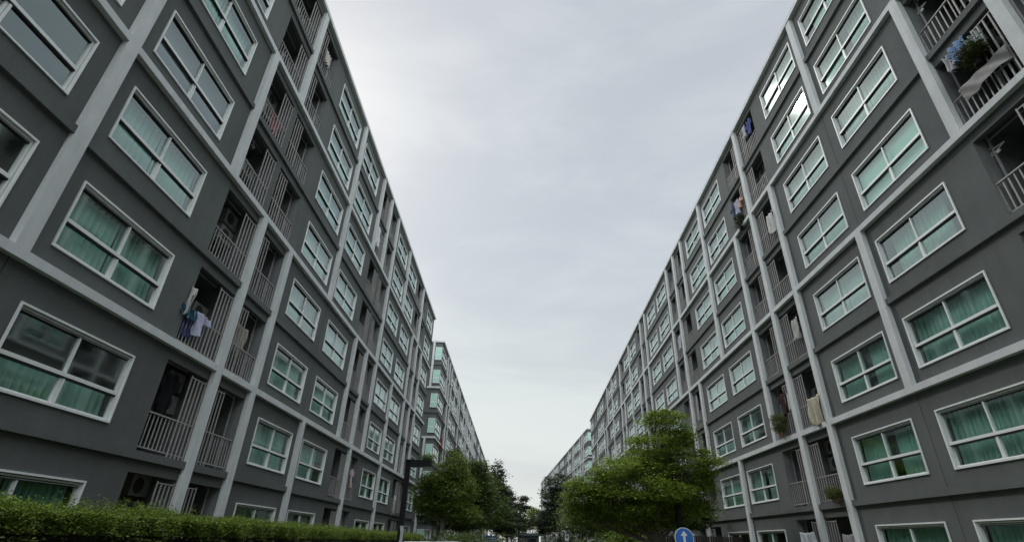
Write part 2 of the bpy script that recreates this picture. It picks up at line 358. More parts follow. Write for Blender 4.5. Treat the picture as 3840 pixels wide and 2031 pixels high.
def pillars(table,Bs,rng):
    PP=Bs[1]-Bs[0]
    def fn(g):
        out=[]; t=table.get(g,[])
        for i,B in enumerate(Bs):
            st=t[i] if i<len(t) else ''.join(c for c in 'LbcD' if rng[(i*7+g*3+ord(c))%97]<(.55 if c!='b' else .85))
            for c in st: out.append((B+{'L':-2.32,'b':0,'c':2.32,'D':PP/2}[c],'d' if c=='D' else c))
        return out
    return fn
rl=random.Random(3); RA=[rl.random() for _ in range(97)]
# left: i=-1,0,1,2 ; D after B i is d(i+1)
PL=14.18; BL=[15.01-PL+PL*i for i in range(4)]
TL={0:['b','bc'+'D','bD','c'],1:['bcD','bc','LbcD','Lbc'],2:['cD','LD','c','Lbc'],3:['b','bD','LbcD','b']}
SPEC.update({('apartment_building_row',0,0):0})
LB='apartment_building'
for (s,f,c) in ((9,4,0),(9,2,8),(9,3,0),(9,5,9),(9,6,0),(9,1,0),(4,4,None),(4,5,4),(4,3,None),(18,4,10),(18,2,0),(18,3,11),(23,3,11),(23,2,2),(18,5,4),(23,4,4),(32,3,11),(37,3,11),(37,2,0),(32,2,0)): SPEC[(LB,s,f)]=c
L1,XL1=building(LB,'long eight storey dark grey block filling the left side, nearest the camera behind the hedge',(-9,-34.),-math.pi/2,-1,-34.,50.85,BL,pillars(TL,BL,RA))
yr=.0276514629; BR=[8.3+14.0*i for i in range(7)]
TR={0:['','Lb'+'D','bD'],1:['LbD','Lbc','Lb','LbcD','b'],2:['Lbc','LbcD','bc','LbcD','LbD'],3:['LbD','bD','Lbc','LbD','bD','L']}
SPEC.clear()
for (s,f,c) in ((12,5,12),(12,6,0),(12,7,1),(12,4,2),(12,3,0),(12,2,0),(16,4,4),(16,5,0),(16,3,1),(16,2,1),(12,6,4),(26,2,5),(30,2,11),(12,1,0),(16,1,0),(26,1,3),(26,3,3),(30,3,8),(26,4,4),(30,4,4)): SPEC[(LB,s,f)]=c
n=Vector((math.cos(yr),-math.sin(yr))); e=Vector((math.sin(yr),math.cos(yr))); s0=-34.
org=11.13*n+e*s0
R1,XR1=building(LB,'long eight storey dark grey block filling the right side, laundry and plants on its balconies',org,math.pi/2-yr,1,s0,100.0,BR,pillars(TR,BR,RA))
SPEC.clear()
BL2=[65.6+PL*i for i in range(8)]
L2,XL2=building(LB,'second dark grey block on the left, beyond a gap, with corner windows facing the street',(-8.9,58.0),-math.pi/2,-1,58.0,172.,BL2,pillars({0:[],1:[],2:[],3:['LbcD','LbD']},BL2,RA[::-1]),corner=True,near=58)
a2=math.radians(2.15); BR2=[7.6+14.1*i for i in range(8)]
R2,XR2=building(LB,'farther dark grey block on the right with corner windows, partly behind the trees',(14.31,107.4),math.pi/2+a2,1,0.,113.,BR2,pillars({0:[],1:[],2:[],3:['Lbc','LbD']},BR2,RA[5:]+RA[:5]),corner=True)
BL3=[186.,200.18]
L3,XL3=building(LB,'most distant grey block on the left, only its roof corner showing past the second block',(-9.3,178.6),-math.pi/2,-1,178.6,208.,BL3,pillars({},BL3,RA))
#GROUND_AND_REST

# ------------------------------------------------------------------ ground, road
def sheet(name,pts,z,m,th=None):
    b=MB(); 
    if th: b.prism(pts,'z',z-th,z,m)
    else: b.v=[(x,y,z) for x,y in pts]; b.f=[tuple(range(len(pts)))]; b.m=[b.mi(m)]
    o=b.build(name); o['kind']='structure'; return o
ASPH=mat('asphalt',(.055,.056,.058),.92,noise=(9,.25),bump=(120,.5)); PAVE=mat('concrete_paving',(.24,.24,.23),.9,noise=(3,.12)); GRASSM=mat('lawn_soil',(.06,.075,.03),1,noise=(4,.4)); LINE=mat('road_paint',(.7,.7,.68),.7,noise=(20,.15))
sheet('ground',[(-900,-300),(900,-300),(900,1800),(-900,1800)],0,GRASSM)
sheet('road',[(-3.6,-40),(3.4,-40),(4.6,230),(-3.6,230)],.004,ASPH)
sheet('pavement',[(-4.5,-40),(-3.6,-40),(-3.6,230),(-4.5,230)],.13,PAVE,.125)
sheet('pavement',[(3.41,-40),(5.2,-40),(6.2,230),(4.61,230)],.13,PAVE,.125)
b=MB()
for y in range(-20,200,5): b.box(-.13,-.03,y,y+2.4,.004,.009,LINE)
o=b.build('road_marking'); o['kind']='structure'
# ------------------------------------------------------------------ foliage
def leaves(name,P,size,m,parent=None,flat=.5,seed=0,asp=.55):
    """P: (n,3) leaf centres; each leaf a small folded quad"""
    rng=np.random.default_rng(seed); n=len(P); sz=size*(.6+.8*rng.random(n))[:,None]
    a=rng.random(n)*6.283; tilt=rng.normal(0,1,(n,3))*np.array([1,1,flat]); d=np.stack([np.cos(a),np.sin(a),rng.normal(-.15,.35,n)],1); d/=np.linalg.norm(d,axis=1)[:,None]
    up=np.array([0,0,1.])+rng.normal(0,flat,(n,3)); sd=np.cross(d,up); sd/=np.linalg.norm(sd,axis=1)[:,None]+1e-6; nn=np.cross(sd,d)
    v=np.stack([P-d*sz*.5, P+sd*sz*asp*.5+nn*sz*.06, P+d*sz*.5, P-sd*sz*asp*.5+nn*sz*.06],1).reshape(-1,3)
    me=bpy.data.meshes.new(name); me.vertices.add(4*n); me.vertices.foreach_set('co',v.ravel()); me.loops.add(4*n); me.loops.foreach_set('vertex_index',np.arange(4*n,dtype=np.int32))
    me.polygons.add(n); me.polygons.foreach_set('loop_start',np.arange(0,4*n,4,dtype=np.int32)); me.polygons.foreach_set('loop_total',np.full(n,4,dtype=np.int32)); me.materials.append(m); me.update(calc_edges=True); me.validate()
    return link(name,me,parent)
def blob(cl,n,rng,clump=.42,per=45,shell=.55,flat=.38):
    """leaf positions grouped in flattened sprays spread through a set of ellipsoids (cx,cy,cz,rx,ry,rz)"""
    vol=np.array([c[3]*c[4]*c[5] for c in cl])**(2/3.); k=max(1,n//per); out=[]
    for c,q in zip(cl,vol/vol.sum()):
        m_=max(3,int(k*q)); d=rng.normal(0,1,(m_,3)); d/=np.linalg.norm(d,axis=1)[:,None]; r=(shell+(1-shell)*rng.random(m_))**.6*(.82+.3*rng.random(m_))
        ctr=np.array(c[:3])+d*r[:,None]*np.array(c[3:])
        cs=clump*(.5+1.0*rng.random(m_))
        off=rng.normal(0,1,(m_,per,3))*np.array([1,1,flat])*cs[:,None,None]*.6
        out.append((ctr[:,None,:]+off).reshape(-1,3))
    return np.concatenate(out)
def tree(label,base,th,cl,n,size,m,seed,bark=BARK,r0=.12,clump=.42,group=None,trunks=1,name='tree',per=45,flat=.38):
    rng=np.random.default_rng(seed); root=empty(name,(*base,0)); tag(root,label,'tree',group)
    cl=[(c[0]-base[0],c[1]-base[1],*c[2:]) for c in cl]; b=MB(); rr=random.Random(seed); main=cl; cl=list(cl)
    for c in main:
        for _ in range(4):
            a=rr.uniform(0,6.283); e=rr.uniform(-.5,.9); k=rr.uniform(.62,.98); q=math.sqrt(max(0,1-e*e*.8)); ff=rr.uniform(.28,.5)
            cl.append((c[0]+math.cos(a)*c[3]*k*q,c[1]+math.sin(a)*c[4]*k*q,c[2]+e*c[5]*1.0,c[3]*ff,c[4]*ff,c[5]*ff))
    for t in range(trunks):
        ox,oy=(0,0) if t==0 else (rr.uniform(-.5,.5),rr.uniform(-.5,.5)); p=[]; top=max(c[2] for c in cl)
        for i in range(9): q=i/8; p.append((ox+math.sin(q*3+seed)*.18*q*3,oy+math.cos(q*2.3+seed)*.15*q*2,q*top))
        b.tube(p,[r0*(1-.8*i/8) for i in range(9)],bark,9)
    tr=b.build('trunk',root); lb=MB()
    for c in main:
        z0=max(th*.75,c[2]*.55); s=(math.sin(z0/top*3+seed)*.18*z0/top*3,math.cos(z0/top*2.3+seed)*.3*z0/top,z0); mid=((s[0]+c[0])/2+rr.uniform(-.2,.2),(s[1]+c[1])/2,(s[2]+c[2])/2-.1)
        lb.tube([s,mid,(c[0],c[1],c[2])],[r0*.5,r0*.33,r0*.12],bark,6)
        for _ in range(5):
            e=(c[0]+rr.uniform(-.8,.8)*c[3],c[1]+rr.uniform(-.8,.8)*c[4],c[2]+rr.uniform(-.5,.8)*c[5]); lb.tube([mid,((mid[0]+e[0])/2,(mid[1]+e[1])/2,(mid[2]+e[2])/2+.1),e],[r0*.25,r0*.15,.012],bark,5)
    lb.build('limbs',root)
    leaves('crown',blob(cl,n,rng,clump,per,flat=flat),size,m,root,seed=seed,flat=.45); return root
TG='street trees along the road'
def px(x,y,Y):   # helper: a photo pixel at a chosen distance, to set real positions
    d=f_*1914.85+r_*(x-1920)-u_*(y-1015.5); d=d*(Y/d.y); return (d.x,d.y,d.z+EYE)
def E_(x,y,Y,rx,rz,ry=None): c=px(x,y,Y); return (*c,rx,ry or rx,rz)
Y=27.
big=[E_(2500,1590,Y,.95,.75),E_(2455,1680,Y,1.3,.6),E_(2545,1650,Y+.5,.9,.5),E_(2590,1740,Y,1.15,.7),E_(2430,1760,Y+.5,1.7,.7),E_(2330,1760,Y-.4,1.4,.55),E_(2240,1825,Y,1.35,.5),E_(2200,1870,Y+.5,1.1,.45),
 E_(2330,1860,Y,1.7,.55),E_(2460,1850,Y-.8,1.5,.55),E_(2590,1830,Y+.8,1.2,.6),E_(2390,1920,Y+.3,1.6,.5),E_(2270,1925,Y+1,1.1,.45),E_(2630,1780,Y+.6,.45,.45),E_(2520,1930,Y+1.2,1.2,.5),E_(2600,1890,Y+1,.9,.45),E_(2470,1900,Y+.5,1.6,.5),E_(2180,1930,Y+.8,.9,.5),E_(2370,1960,Y+1,1.8,.45)]
tree('big bright green tree with spreading layered crown, in front of the right block',px(2465,2010,Y)[:2],2.2,big,125000,.106,LEAF,11,r0=.17,clump=.42,group=TG,per=60,flat=.32)
Y=43.
tree('light green tree at the end corner of the near left block',px(1655,2010,Y)[:2],2.5,[E_(1640,1810,Y,1.4,.8),E_(1595,1835,Y,.9,.7),E_(1700,1760,Y,1.1,1.3),E_(1690,1850,Y,1.8,1.2),E_(1605,1880,Y,1.1,.7),E_(1602,1722,Y,.42,.28),E_(1650,1900,Y,1.5,.6),E_(1720,1920,Y,1.5,.8)],62000,.125,LEAFM,12,bark=BARKP,r0=.10,clump=.45,group=TG,trunks=3)
Y=50.
tree('taller dense green tree behind the light green one on the left',px(1745,2010,Y)[:2],2.5,[E_(1712,1745,Y,1.1,1.2),E_(1765,1780,Y,1.5,1.2),E_(1740,1880,Y,2.0,1.4),E_(1700,1700,Y,.5,.5),E_(1790,1870,Y,1.6,1.4),E_(1760,1950,Y,2.,.9)],48000,.145,LEAF2,13,r0=.12,clump=.45,group=TG)
Y=60.
tree('dark tree in the middle of the left row, below the second block',px(1800,2010,Y)[:2],2.5,[E_(1790,1810,Y,1.5,1.3),E_(1820,1880,Y,1.9,1.6),E_(1770,1920,Y,1.8,1.2),E_(1798,1765,Y,1.,.8),E_(1830,1940,Y,2.2,1.2),E_(1840,1830,Y,1.,1.)],36000,.165,LEAF2,14,r0=.12,clump=.5,group=TG)
Y=64.
tree('slender dark tree with a narrow pointed top on the left row',px(1860,2010,Y)[:2],2.5,[E_(1862,1765,Y,.75,.75),E_(1856,1810,Y,.9,.9),E_(1868,1850,Y,1.3,1.2),E_(1862,1910,Y,1.8,1.4),E_(1870,1960,Y,2.2,1.)],16000,.22,LEAF3,15,r0=.12,clump=.42,group=TG)
Y=72.
tree('dark ragged tree last in the left row, next to open sky',px(1905,2010,Y)[:2],2.2,[E_(1893,1850,Y,1.0,.9),E_(1905,1900,Y,1.5,1.2),E_(1895,1955,Y,2.2,1.4),E_(1912,1870,Y,.6,.6)],11000,.24,LEAF3,16,r0=.12,clump=.45,group=TG)
Y=88.
tree('small dark tree with a thin branching top in the centre gap',px(1948,2010,Y)[:2],2.,[E_(1950,1905,Y,1.0,.9),E_(1940,1950,Y,1.8,1.3),E_(1965,1880,Y,.5,.6),E_(1960,1960,Y,1.6,1.2),E_(1978,1900,Y,.6,.3)],6500,.27,LEAF3,17,r0=.12,clump=.45,group=TG)
Y=120.
tree('pale green far tree in the middle of the street end',px(1995,2010,Y)[:2],2.,[E_(2000,1930,Y,2.0,1.5),E_(1985,1960,Y,2.5,1.5),E_(2020,1925,Y,1.8,1.0),E_(2005,1985,Y,3.5,1.5)],5500,.36,LEAF,18,r0=.15,clump=.7,group=TG)
tree('pale green far tree beside the grey guardhouse',px(1915,2000,Y)[:2],2.,[E_(1925,1980,Y,2.4,1.7),E_(1905,1995,Y,2.6,1.3),E_(1940,1990,Y,2.,1.3)],4500,.36,LEAF,19,r0=.15,clump=.7,group=TG)
Y=62.
tree('dark grey green tree just left of the big tree',px(2095,2010,Y)[:2],2.5,[E_(2090,1810,Y,1.2,1.1),E_(2075,1870,Y,1.3,1.3),E_(2110,1870,Y,1.6,1.5),E_(2100,1940,Y,2.0,1.3),E_(2060,1940,Y,1.2,1.1)],15000,.2,LEAF3,20,r0=.12,clump=.45,group=TG)
Y=76.
tree('small dark tree left of the grey green tree, over the guardhouse',px(2045,2010,Y)[:2],2.,[E_(2040,1940,Y,1.2,1.2),E_(2030,1965,Y,1.6,1.1),E_(2060,1970,Y,1.6,1.2)],6500,.25,LEAF3,21,r0=.12,clump=.45,group=TG)
Y=38.
tree('shaded deep green tree behind the big tree',px(2290,2010,Y)[:2],2.,[E_(2200,1930,Y,1.6,.9),E_(2290,1950,Y,1.9,.9),E_(2400,1960,Y,1.8,.9),E_(2480,1900,Y,1.4,.9)],15000,.19,LEAF2,22,r0=.12,clump=.5,group=TG,trunks=3)
Y=33.
tree('dark small tree at the right edge of the big tree by the fence',px(2590,2010,Y)[:2],1.8,[E_(2590,1935,Y,1.1,.6),E_(2560,1960,Y,1.1,.6),E_(2620,1915,Y,.6,.5)],8000,.15,LEAF2,23,r0=.1,clump=.4,group=TG)
Y=54.
tree('low shaded tree with pale thin trunks under the light green one, against the second block',px(1640,2010,Y)[:2],1.6,[E_(1615,1930,Y,1.5,.8),E_(1660,1915,Y,1.6,.9),E_(1700,1950,Y,1.9,.9),E_(1590,1900,Y,1.2,.9),E_(1740,1960,Y,1.8,.8)],22000,.15,LEAF2,24,bark=BARKP,r0=.09,clump=.5,group=TG,trunks=4)
Y=47.
tree('dark low tree behind the small white sign and the big tree',px(2170,2010,Y)[:2],1.5,[E_(2150,1960,Y,1.3,.9),E_(2200,1970,Y,1.5,.8),E_(2260,1975,Y,1.8,.8),E_(2340,1980,Y,1.8,.8)],16000,.16,LEAF2,25,r0=.1,clump=.5,group=TG,trunks=2)
# shrubs under the trees
def shrub(label,c,r,h,n,m,seed,group,size=.13,stuff=False):
    rng=np.random.default_rng(seed); root=empty('shrub',(*c,0)); tag(root,label,'shrub',group)
    b=MB()
    for i in range(7): a=i*.9; b.tube([(0,0,0),(math.cos(a)*r[0]*.3,math.sin(a)*r[1]*.3,h*.5),(math.cos(a)*r[0]*.6,math.sin(a)*r[1]*.6,h*.85)],[.03,.02,.008],BARK,5)
    b.build('stems',root); leaves('foliage',blob([(0,0,h*.5,r[0],r[1],h*.5)],n,rng,.25,30,.35,.6),size,m,root,seed=seed); return root
for i,(x,Yq,r,h,mm,lab) in enumerate(((1690,38,(1.8,1.5),1.9,LEAF2,'low dark shrub behind the roofs of the parked cars'),(1790,46,(2.2,1.6),2.1,LEAF2,'dark shrub under the middle trees of the left row'),(1880,66,(2.5,2),2.2,LEAF3,'grey green shrub below the slender tree'),
   (2110,48,(1.6,1.5),2.0,LEAF3,'pale speckled shrub beside the small white sign'),(2210,40,(1.8,1.5),1.9,LEAF2,'dark shrub to the right of the small white sign'),(2330,36,(2.2,1.4),2.0,LEAF2,'dark shrub under the middle of the big tree'),(2450,34,(1.6,1.3),2.0,LEAF2,'dark shrub left of the round blue sign'),(2350,31,(.9,.7),2.3,LEAF,'light green bush under the big tree'))):
    c=px(x,2010,Yq); shrub(lab,c[:2],(r[0]*1.25,r[1]*1.2),h*1.12,6500,mm,40+i,'shrubs under the trees')
# hedge
rng=np.random.default_rng(5)
def hedge_pts():
    shade_pts=[]; new=[]; xf,xb,h=-5.25,-6.7,EYE+.15  # shade_pts: leaves darkened as shade; new: top leaves coloured bright as lit
    def bump(y,z): return .09*np.sin(y*2.1+z*3)+.07*np.sin(y*5.3+1)+.05*np.sin(y*11+z*7)
    for (ya,yb,k) in ((1.5,8,80000),(8,14,80000),(14,22,50000),(22,33.5,44000)):
        n=int(k*.34); y=rng.uniform(ya,yb,n); z=(h-.12)*(1-rng.random(n)*.95)
        # leaves sit on ragged little twig shelves
        z=z+.03*np.sin(z*38+y*3.1); keep=np.sin(z*38+y*3.1+np.sin(y*6)*1.5)+rng.normal(0,.7,n)>-.3
        shade_pts.append(np.stack([xf+.04+bump(y,z)*.8+rng.normal(0,.05,n),y,z],1)[keep])
        n=int(k*.42); y=rng.uniform(ya,yb,n); t=rng.random(n); z=h-.24*t**1.4; x=xf-.05+bump(y,z)*.7+rng.normal(0,.07,n); new.append(np.stack([x,y,z],1))
        n=int(k*.34); y=rng.uniform(ya,yb,n); x=rng.uniform(xb,xf,n); new.append(np.stack([x,y,h+bump(y,x)*.45+rng.normal(0,.04,n)],1))
        m=int(k*.16/16); y=rng.uniform(ya,yb,m); x=rng.uniform(xb,xf,m); t=rng.random((m,16)); hh=(rng.random(m)**1.6*.26)*(.5+.5*np.clip(np.sin(y*1.7)+np.sin(y*.8+1),0,1.3))
        new.append(np.stack([x[:,None]+rng.normal(0,.04,(m,16)),y[:,None]+rng.normal(0,.05,(m,16))+.12*t,h+t*hh[:,None]],2).reshape(-1,3))
    return np.concatenate(shade_pts),np.concatenate(new)
hd=empty('hedge',(-6,17,0)); tag(hd,'long trimmed green hedge with loose sprigs along the top, in front of the left block','hedge')
shade_pts,new=hedge_pts()
for nm,P_,sz,mm in (('foliage',shade_pts,.040,leafm('shade_darkened_hedge_leaves',(.065,.092,.024),.35,2.2)),('lit_top_foliage',new,.032,LEAFH)):  # dark lower leaves, bright top ones: light from above put into leaf colour
    o=leaves(nm,P_,sz,mm,None,seed=6,flat=.7,asp=.5); o.parent=hd; o.matrix_parent_inverse=Matrix.Translation((6,-17,0))
b=MB(); b.box(-.62,.62,-15.4,16.3,.02,EYE+.06,mat('hedge_shade_core',(.016,.019,.010),1,noise=(14,.4))); b.build('shade_core',hd)  # near-black box, the hedge's inner shade put into its colour
# ------------------------------------------------------------------ lamps, signs
def lamp(label,base,side,h=4.55):
    root=empty('street_lamp',(*base,0)); tag(root,label,'street lamp','black street lamps'); b=MB()
    b.box(-.10,.10,-.10,.10,.0,h,BLACK); b.box(-.17,.17,-.17,.17,.005,.05,BLACK); b.build('pole',root)
    a=MB(); s=side; 
    pts=[(s*-.11,h+.003),(s*-.11,h+.04),(s*1.0,h+.04),(s*1.0,h-.20),(s*.35,h-.25),(s*.112,h-.25),(s*.112,h+.003)]
    a.prism(pts,'y',-.16,.16,BLACK); arm=a.build('lamp_head',root)
    g=MB(); g.prism([(s*.40,h-.249),(s*.95,h-.206),(s*.95,h-.216),(s*.40,h-.262)],'y',-.12,.12,mat('lamp_lens',(.16,.16,.15),.3)); g.build('lens',arm)
    return root
p=px(1512,1900,23.5); lp=lamp('tall black street lamp with a white wrapping on its pole, behind the left hedge end',(p[0],p[1]),1,4.52)
b=MB(); q=px(1484,1990,23.5)
pts=[(-.13,.95),(.14,.95),(.14,1.1),(.15,1.9),(.11,2.0),(-.02,1.98),(.03,1.75),(.035,1.5),(-.02,1.3),(-.10,1.15)]
b.prism(pts,'y',-.125,-.112,mat('white_wrapping',(.42,.43,.44),.7,noise=(5,.2))); b.build('wrapping',lp)
p=px(2542,1900,26.4); lamp('black street lamp half hidden in the crown of the big tree',(p[0],p[1]),-1,px(2540,1752,26.4)[2])
BLUE=mat('sign_blue',(.03,.13,.42),.4,noise=(6,.1)); SWH=mat('sign_white',(.62,.64,.64),.5,noise=(6,.06)); SGREY=mat('galvanised_post',(.28,.28,.28),.5,.3)
def disc(b,r,y0,y1,m,n=40,cx=0,cz=0): b.prism([(cx+r*math.cos(2*math.pi*i/n),cz+r*math.sin(2*math.pi*i/n)) for i in range(n)],'y',y0,y1,m)
c=px(2566,2016,15.5); root=empty('road_sign',(c[0],c[1],0)); tag(root,'round blue road sign with a white upward arrow and white rim','road sign')
b=MB(); b.tube([(0,.04,0),(0,.04,c[2]+.2)],.03,SGREY,10); b.build('post',root)
b=MB(); disc(b,.258,-.012,0,SWH,48,0,c[2]); disc(b,.240,-.016,-.0125,BLUE,48,0,c[2]); sp=b.build('sign_plate',root)
b=MB(); z=c[2]; b.prism([(0,z+.18),(-.095,z+.06),(-.03,z+.06),(-.03,z-.19),(.03,z-.19),(.03,z+.06),(.095,z+.06)],'y',-.020,-.0165,SWH); b.build('arrow',sp)
c=px(2126,2014,46.); root=empty('notice_sign',(c[0],c[1],0)); tag(root,'small white sign with a black round pictogram on a thin post','sign')
b=MB(); b.tube([(0,.04,0),(0,.04,c[2]+.75)],.03,BLACK,8); b.build('post',root)
b=MB(); b.box(-.16,.16,-.015,0,c[2]-.24,c[2]+.24,SWH); sp=b.build('sign_plate',root)
b=MB(); disc(b,.105,-.02,-.0155,BLACK,24,0,c[2]+.07); b.build('pictogram',sp); b=MB(); b.box(-.018,.018,-.024,-.0205,c[2]+.01,c[2]+.10,SWH); disc(b,.025,-.024,-.0205,SWH,12,0,c[2]+.125); b.build('pictogram_figure',sp)
b=MB(); disc(b,.07,-.05,.05,SWH,16,0,c[2]+.78); b.build('lamp_globe',root)
c=px(1843,2022,52.); root=empty('notice_board',(c[0],c[1],0)); tag(root,'blue board with two lines of white lettering by the parked cars','sign')
b=MB(); b.tube([(-.4,.04,0),(-.4,.04,c[2]+.3)],.03,SGREY,8); b.tube([(.4,.04,0),(.4,.04,c[2]+.3)],.03,SGREY,8); b.build('posts',root)
b=MB(); b.box(-.52,.52,-.02,0,c[2]-.38,c[2]+.34,BLUE); sp=b.build('sign_plate',root)
b=MB(); rr=random.Random(4)
for zz in (c[2]+.12,c[2]-.06,c[2]-.22):
    x=-.42
    while x<.4: d=rr.uniform(.04,.10); b.box(x,x+d,-.025,-.0205,zz-.035,zz+.035,SWH); x+=d+.03
b.build('lettering',sp); b=MB(); b.box(-.16,.06,-.03,-.005,c[2]+.345,c[2]+.52,SWH); b.build('top_label',root)
c=px(1901,2022,80.); root=empty('notice_sign',(c[0],c[1],0)); tag(root,'tiny blank pale sign on a post right of the blue board','sign')
b=MB(); b.tube([(0,.04,0),(0,.04,c[2]+.1)],.035,SGREY,8); b.build('post',root); b=MB(); b.box(-.19,.19,-.02,0,c[2]-.25,c[2]+.25,SWH); b.build('sign_plate',root)
# ------------------------------------------------------------------ parked cars
CGL=mat('car_window_glass',(.015,.018,.02),.06,spec=.8); TYRE=mat('tyre_rubber',(.02,.02,.02),.8); RIM=mat('alloy_rim',(.5,.5,.5),.3,.9); HL=mat('headlight_glass',(.6,.62,.65),.1,spec=.8)
def car(label,loc,rz,paint,H_=1.47,L=4.3,Wd=1.72):
    root=empty('parked_car',loc,rz); tag(root,label,'car','cars parked in a row on the left'); h=L/2
    prof=[(-h,.35),(-h,.75),(-h+.12,.92),(-h+.55,.98),(-h+1.0,1.36),(-h+1.45,H_-.02),(0,H_),(.45,H_-.05),(1.15,.98),(h-.35,.86),(h-.02,.66),(h,.35),(h-.3,.22),(-h+.3,.22)]
    bm=MB(); k=bm.mi(paint); secs=[]
    for yy,s in ((-Wd/2,.0),(-Wd/2+.10,1.),(-Wd/4,1.01),(0,1.02),(Wd/4,1.01),(Wd/2-.10,1.),(Wd/2,.0)):
        secs.append(len(bm.v))
        for x,z in prof:
            inn=max(0,(z-.95))*.28; y2=yy*(1-inn/ (Wd/2)*1.0) ; zz=z if s>0 else min(z,.93)+max(0,z-.93)*.93
            bm.v.append((x*(1 if s>0 else .985),y2,zz*(1+.012*(s>1)*(1 if z>1 else 0))))
    n=len(prof)
    for a,b_ in zip(secs,secs[1:]):
        for q in range(n): bm.f.append((a+q,a+(q+1)%n,b_+(q+1)%n,b_+q)); bm.m.append(k)
    bm.f.append(tuple(range(secs[0],secs[0]+n))); bm.f.append(tuple(range(secs[-1]+n-1,secs[-1]-1,-1))); bm.m+=[k,k]
    o=bm.build('body',root)
    for p_ in o.data.polygons: p_.use_smooth=True
    g=MB()
    for s in (-1,1):
        y=s*(Wd/2-.085); P=[(-h+.72,1.0),(-h+1.1,1.33),(-h+1.45,1.40),(.35,1.40),(.98,1.0)]
        g.prism(P,'y',y+s*.0,y+s*.045,CGL)
    gl=g.build('side_windows',root); g=MB(); g.quad((.52,-.62,H_-.09),(.52,.62,H_-.09),(1.16,.72,1.0),(1.16,-.72,1.0),CGL); g.v=[(x+.03,y,z+.02) for x,y,z in g.v]; g.build('windscreen',root)
    g=MB(); g.quad((-h+1.30,-.6,H_-.08),(-h+1.30,.6,H_-.08),(-h+.62,.7,1.02),(-h+.62,-.7,1.02),CGL); g.v=[(x-.03,y,z+.03) for x,y,z in g.v]; g.build('rear_window',root)
    for x in (-h+.8,h-.8):
        for s in (-1,1):
            wv=MB(); y=s*(Wd/2-.1)
            wv.prism([(x+.31*math.cos(t*math.pi/12),.31+.31*math.sin(t*math.pi/12)) for t in range(24)],'y',y-.1,y+.115,TYRE) if s>0 else wv.prism([(x+.31*math.cos(t*math.pi/12),.31+.31*math.sin(t*math.pi/12)) for t in range(24)],'y',y-.115,y+.1,TYRE)
            wo_=wv.build('wheel',root); rv=MB(); rv.prism([(x+.2*math.cos(t*math.pi/8),.31+.2*math.sin(t*math.pi/8)) for t in range(16)],'y',*( (y+.116,y+.125) if s>0 else (y-.125,y-.116)),RIM); rv.build('rim',wo_)
    for s in (-1,1): g=MB(); g.box(h-.12,h+.004,*sorted((s*.5,s*.78)),.62,.76,HL); g.build('headlight',root)
    for s in (-1,1): g=MB(); g.box(.62,.80,*sorted((s*(Wd/2-.02),s*(Wd/2+.16))),.98,1.09,paint); g.build('wing_mirror',root)
    return root
PW=mat('white_car_paint',(.50,.51,.52),.25,spec=.6); PS=mat('silver_car_paint',(.36,.37,.38),.3,.6); PD=mat('dark_car_paint',(.03,.03,.035),.25,spec=.6); PG=mat('grey_car_paint',(.14,.145,.15),.25,.4)
c=px(1612,2026,17.5); car('white car nearest in the row, its pale roof just above the bottom edge',(c[0],17.5,.004),math.radians(4),PW,H_=c[2]-.035)
c=px(1705,2028,23.5); car('silver car parked just beyond the white one',(c[0],23.5,.004),math.radians(-3),PS,H_=c[2]-.015)
c=px(1820,2028,44); car('grey car in front of the blue board',(c[0]-.2,44,.004),0,PG,H_=c[2]+.01)
c=px(1878,2030,60); car('farthest pale car in the row past the blue board',(c[0],60,.004),0,PW,H_=c[2]+.02)
# guardhouse and fence
GH=mat('guardhouse_grey_cladding',(.09,.10,.10),.8,noise=(2,.15)); c=px(1985,2000,100.)
root=empty('guardhouse',(c[0],100,0)); tag(root,'small grey guardhouse with a flat overhanging roof at the far end of the street','guardhouse')
b=MB(); b.box(-2.,1.7,0,3,0,2.55,GH); b.build('wall',root); b=MB(); b.box(-2.3,2.1,-.5,3.4,2.56,2.95,mat('guardhouse_roof',(.06,.075,.08),.7)); b.build('roof',root)
b=MB(); b.box(-.4,1.2,-.03,-.001,1.0,2.1,CGL); b.build('window',root); b=MB(); b.box(-1.7,-.8,-.04,-.001,0,2.1,mat('guardhouse_door',(.25,.26,.26),.6)); b.build('door',root)
FW=mat('dark_wood_fence',(.045,.036,.032),.85,noise=(5,.3)); a=px(2545,2000,31.); root=empty('slat_fence',(a[0],31,0)); tag(root,'dark brown fence of upright boards behind the round blue sign','fence')
b=MB()
for i in range(38): b.box(-1.2+i*.13,-1.2+i*.13+.10,-.012,.012,.05,2.15+.02*math.sin(i*2.3),FW)
b.build('boards',root); b=MB(); b.box(-1.3,3.9,.013,.06,.5,.58,FW).box(-1.3,3.9,.013,.06,1.7,1.78,FW); b.build('rails',root)
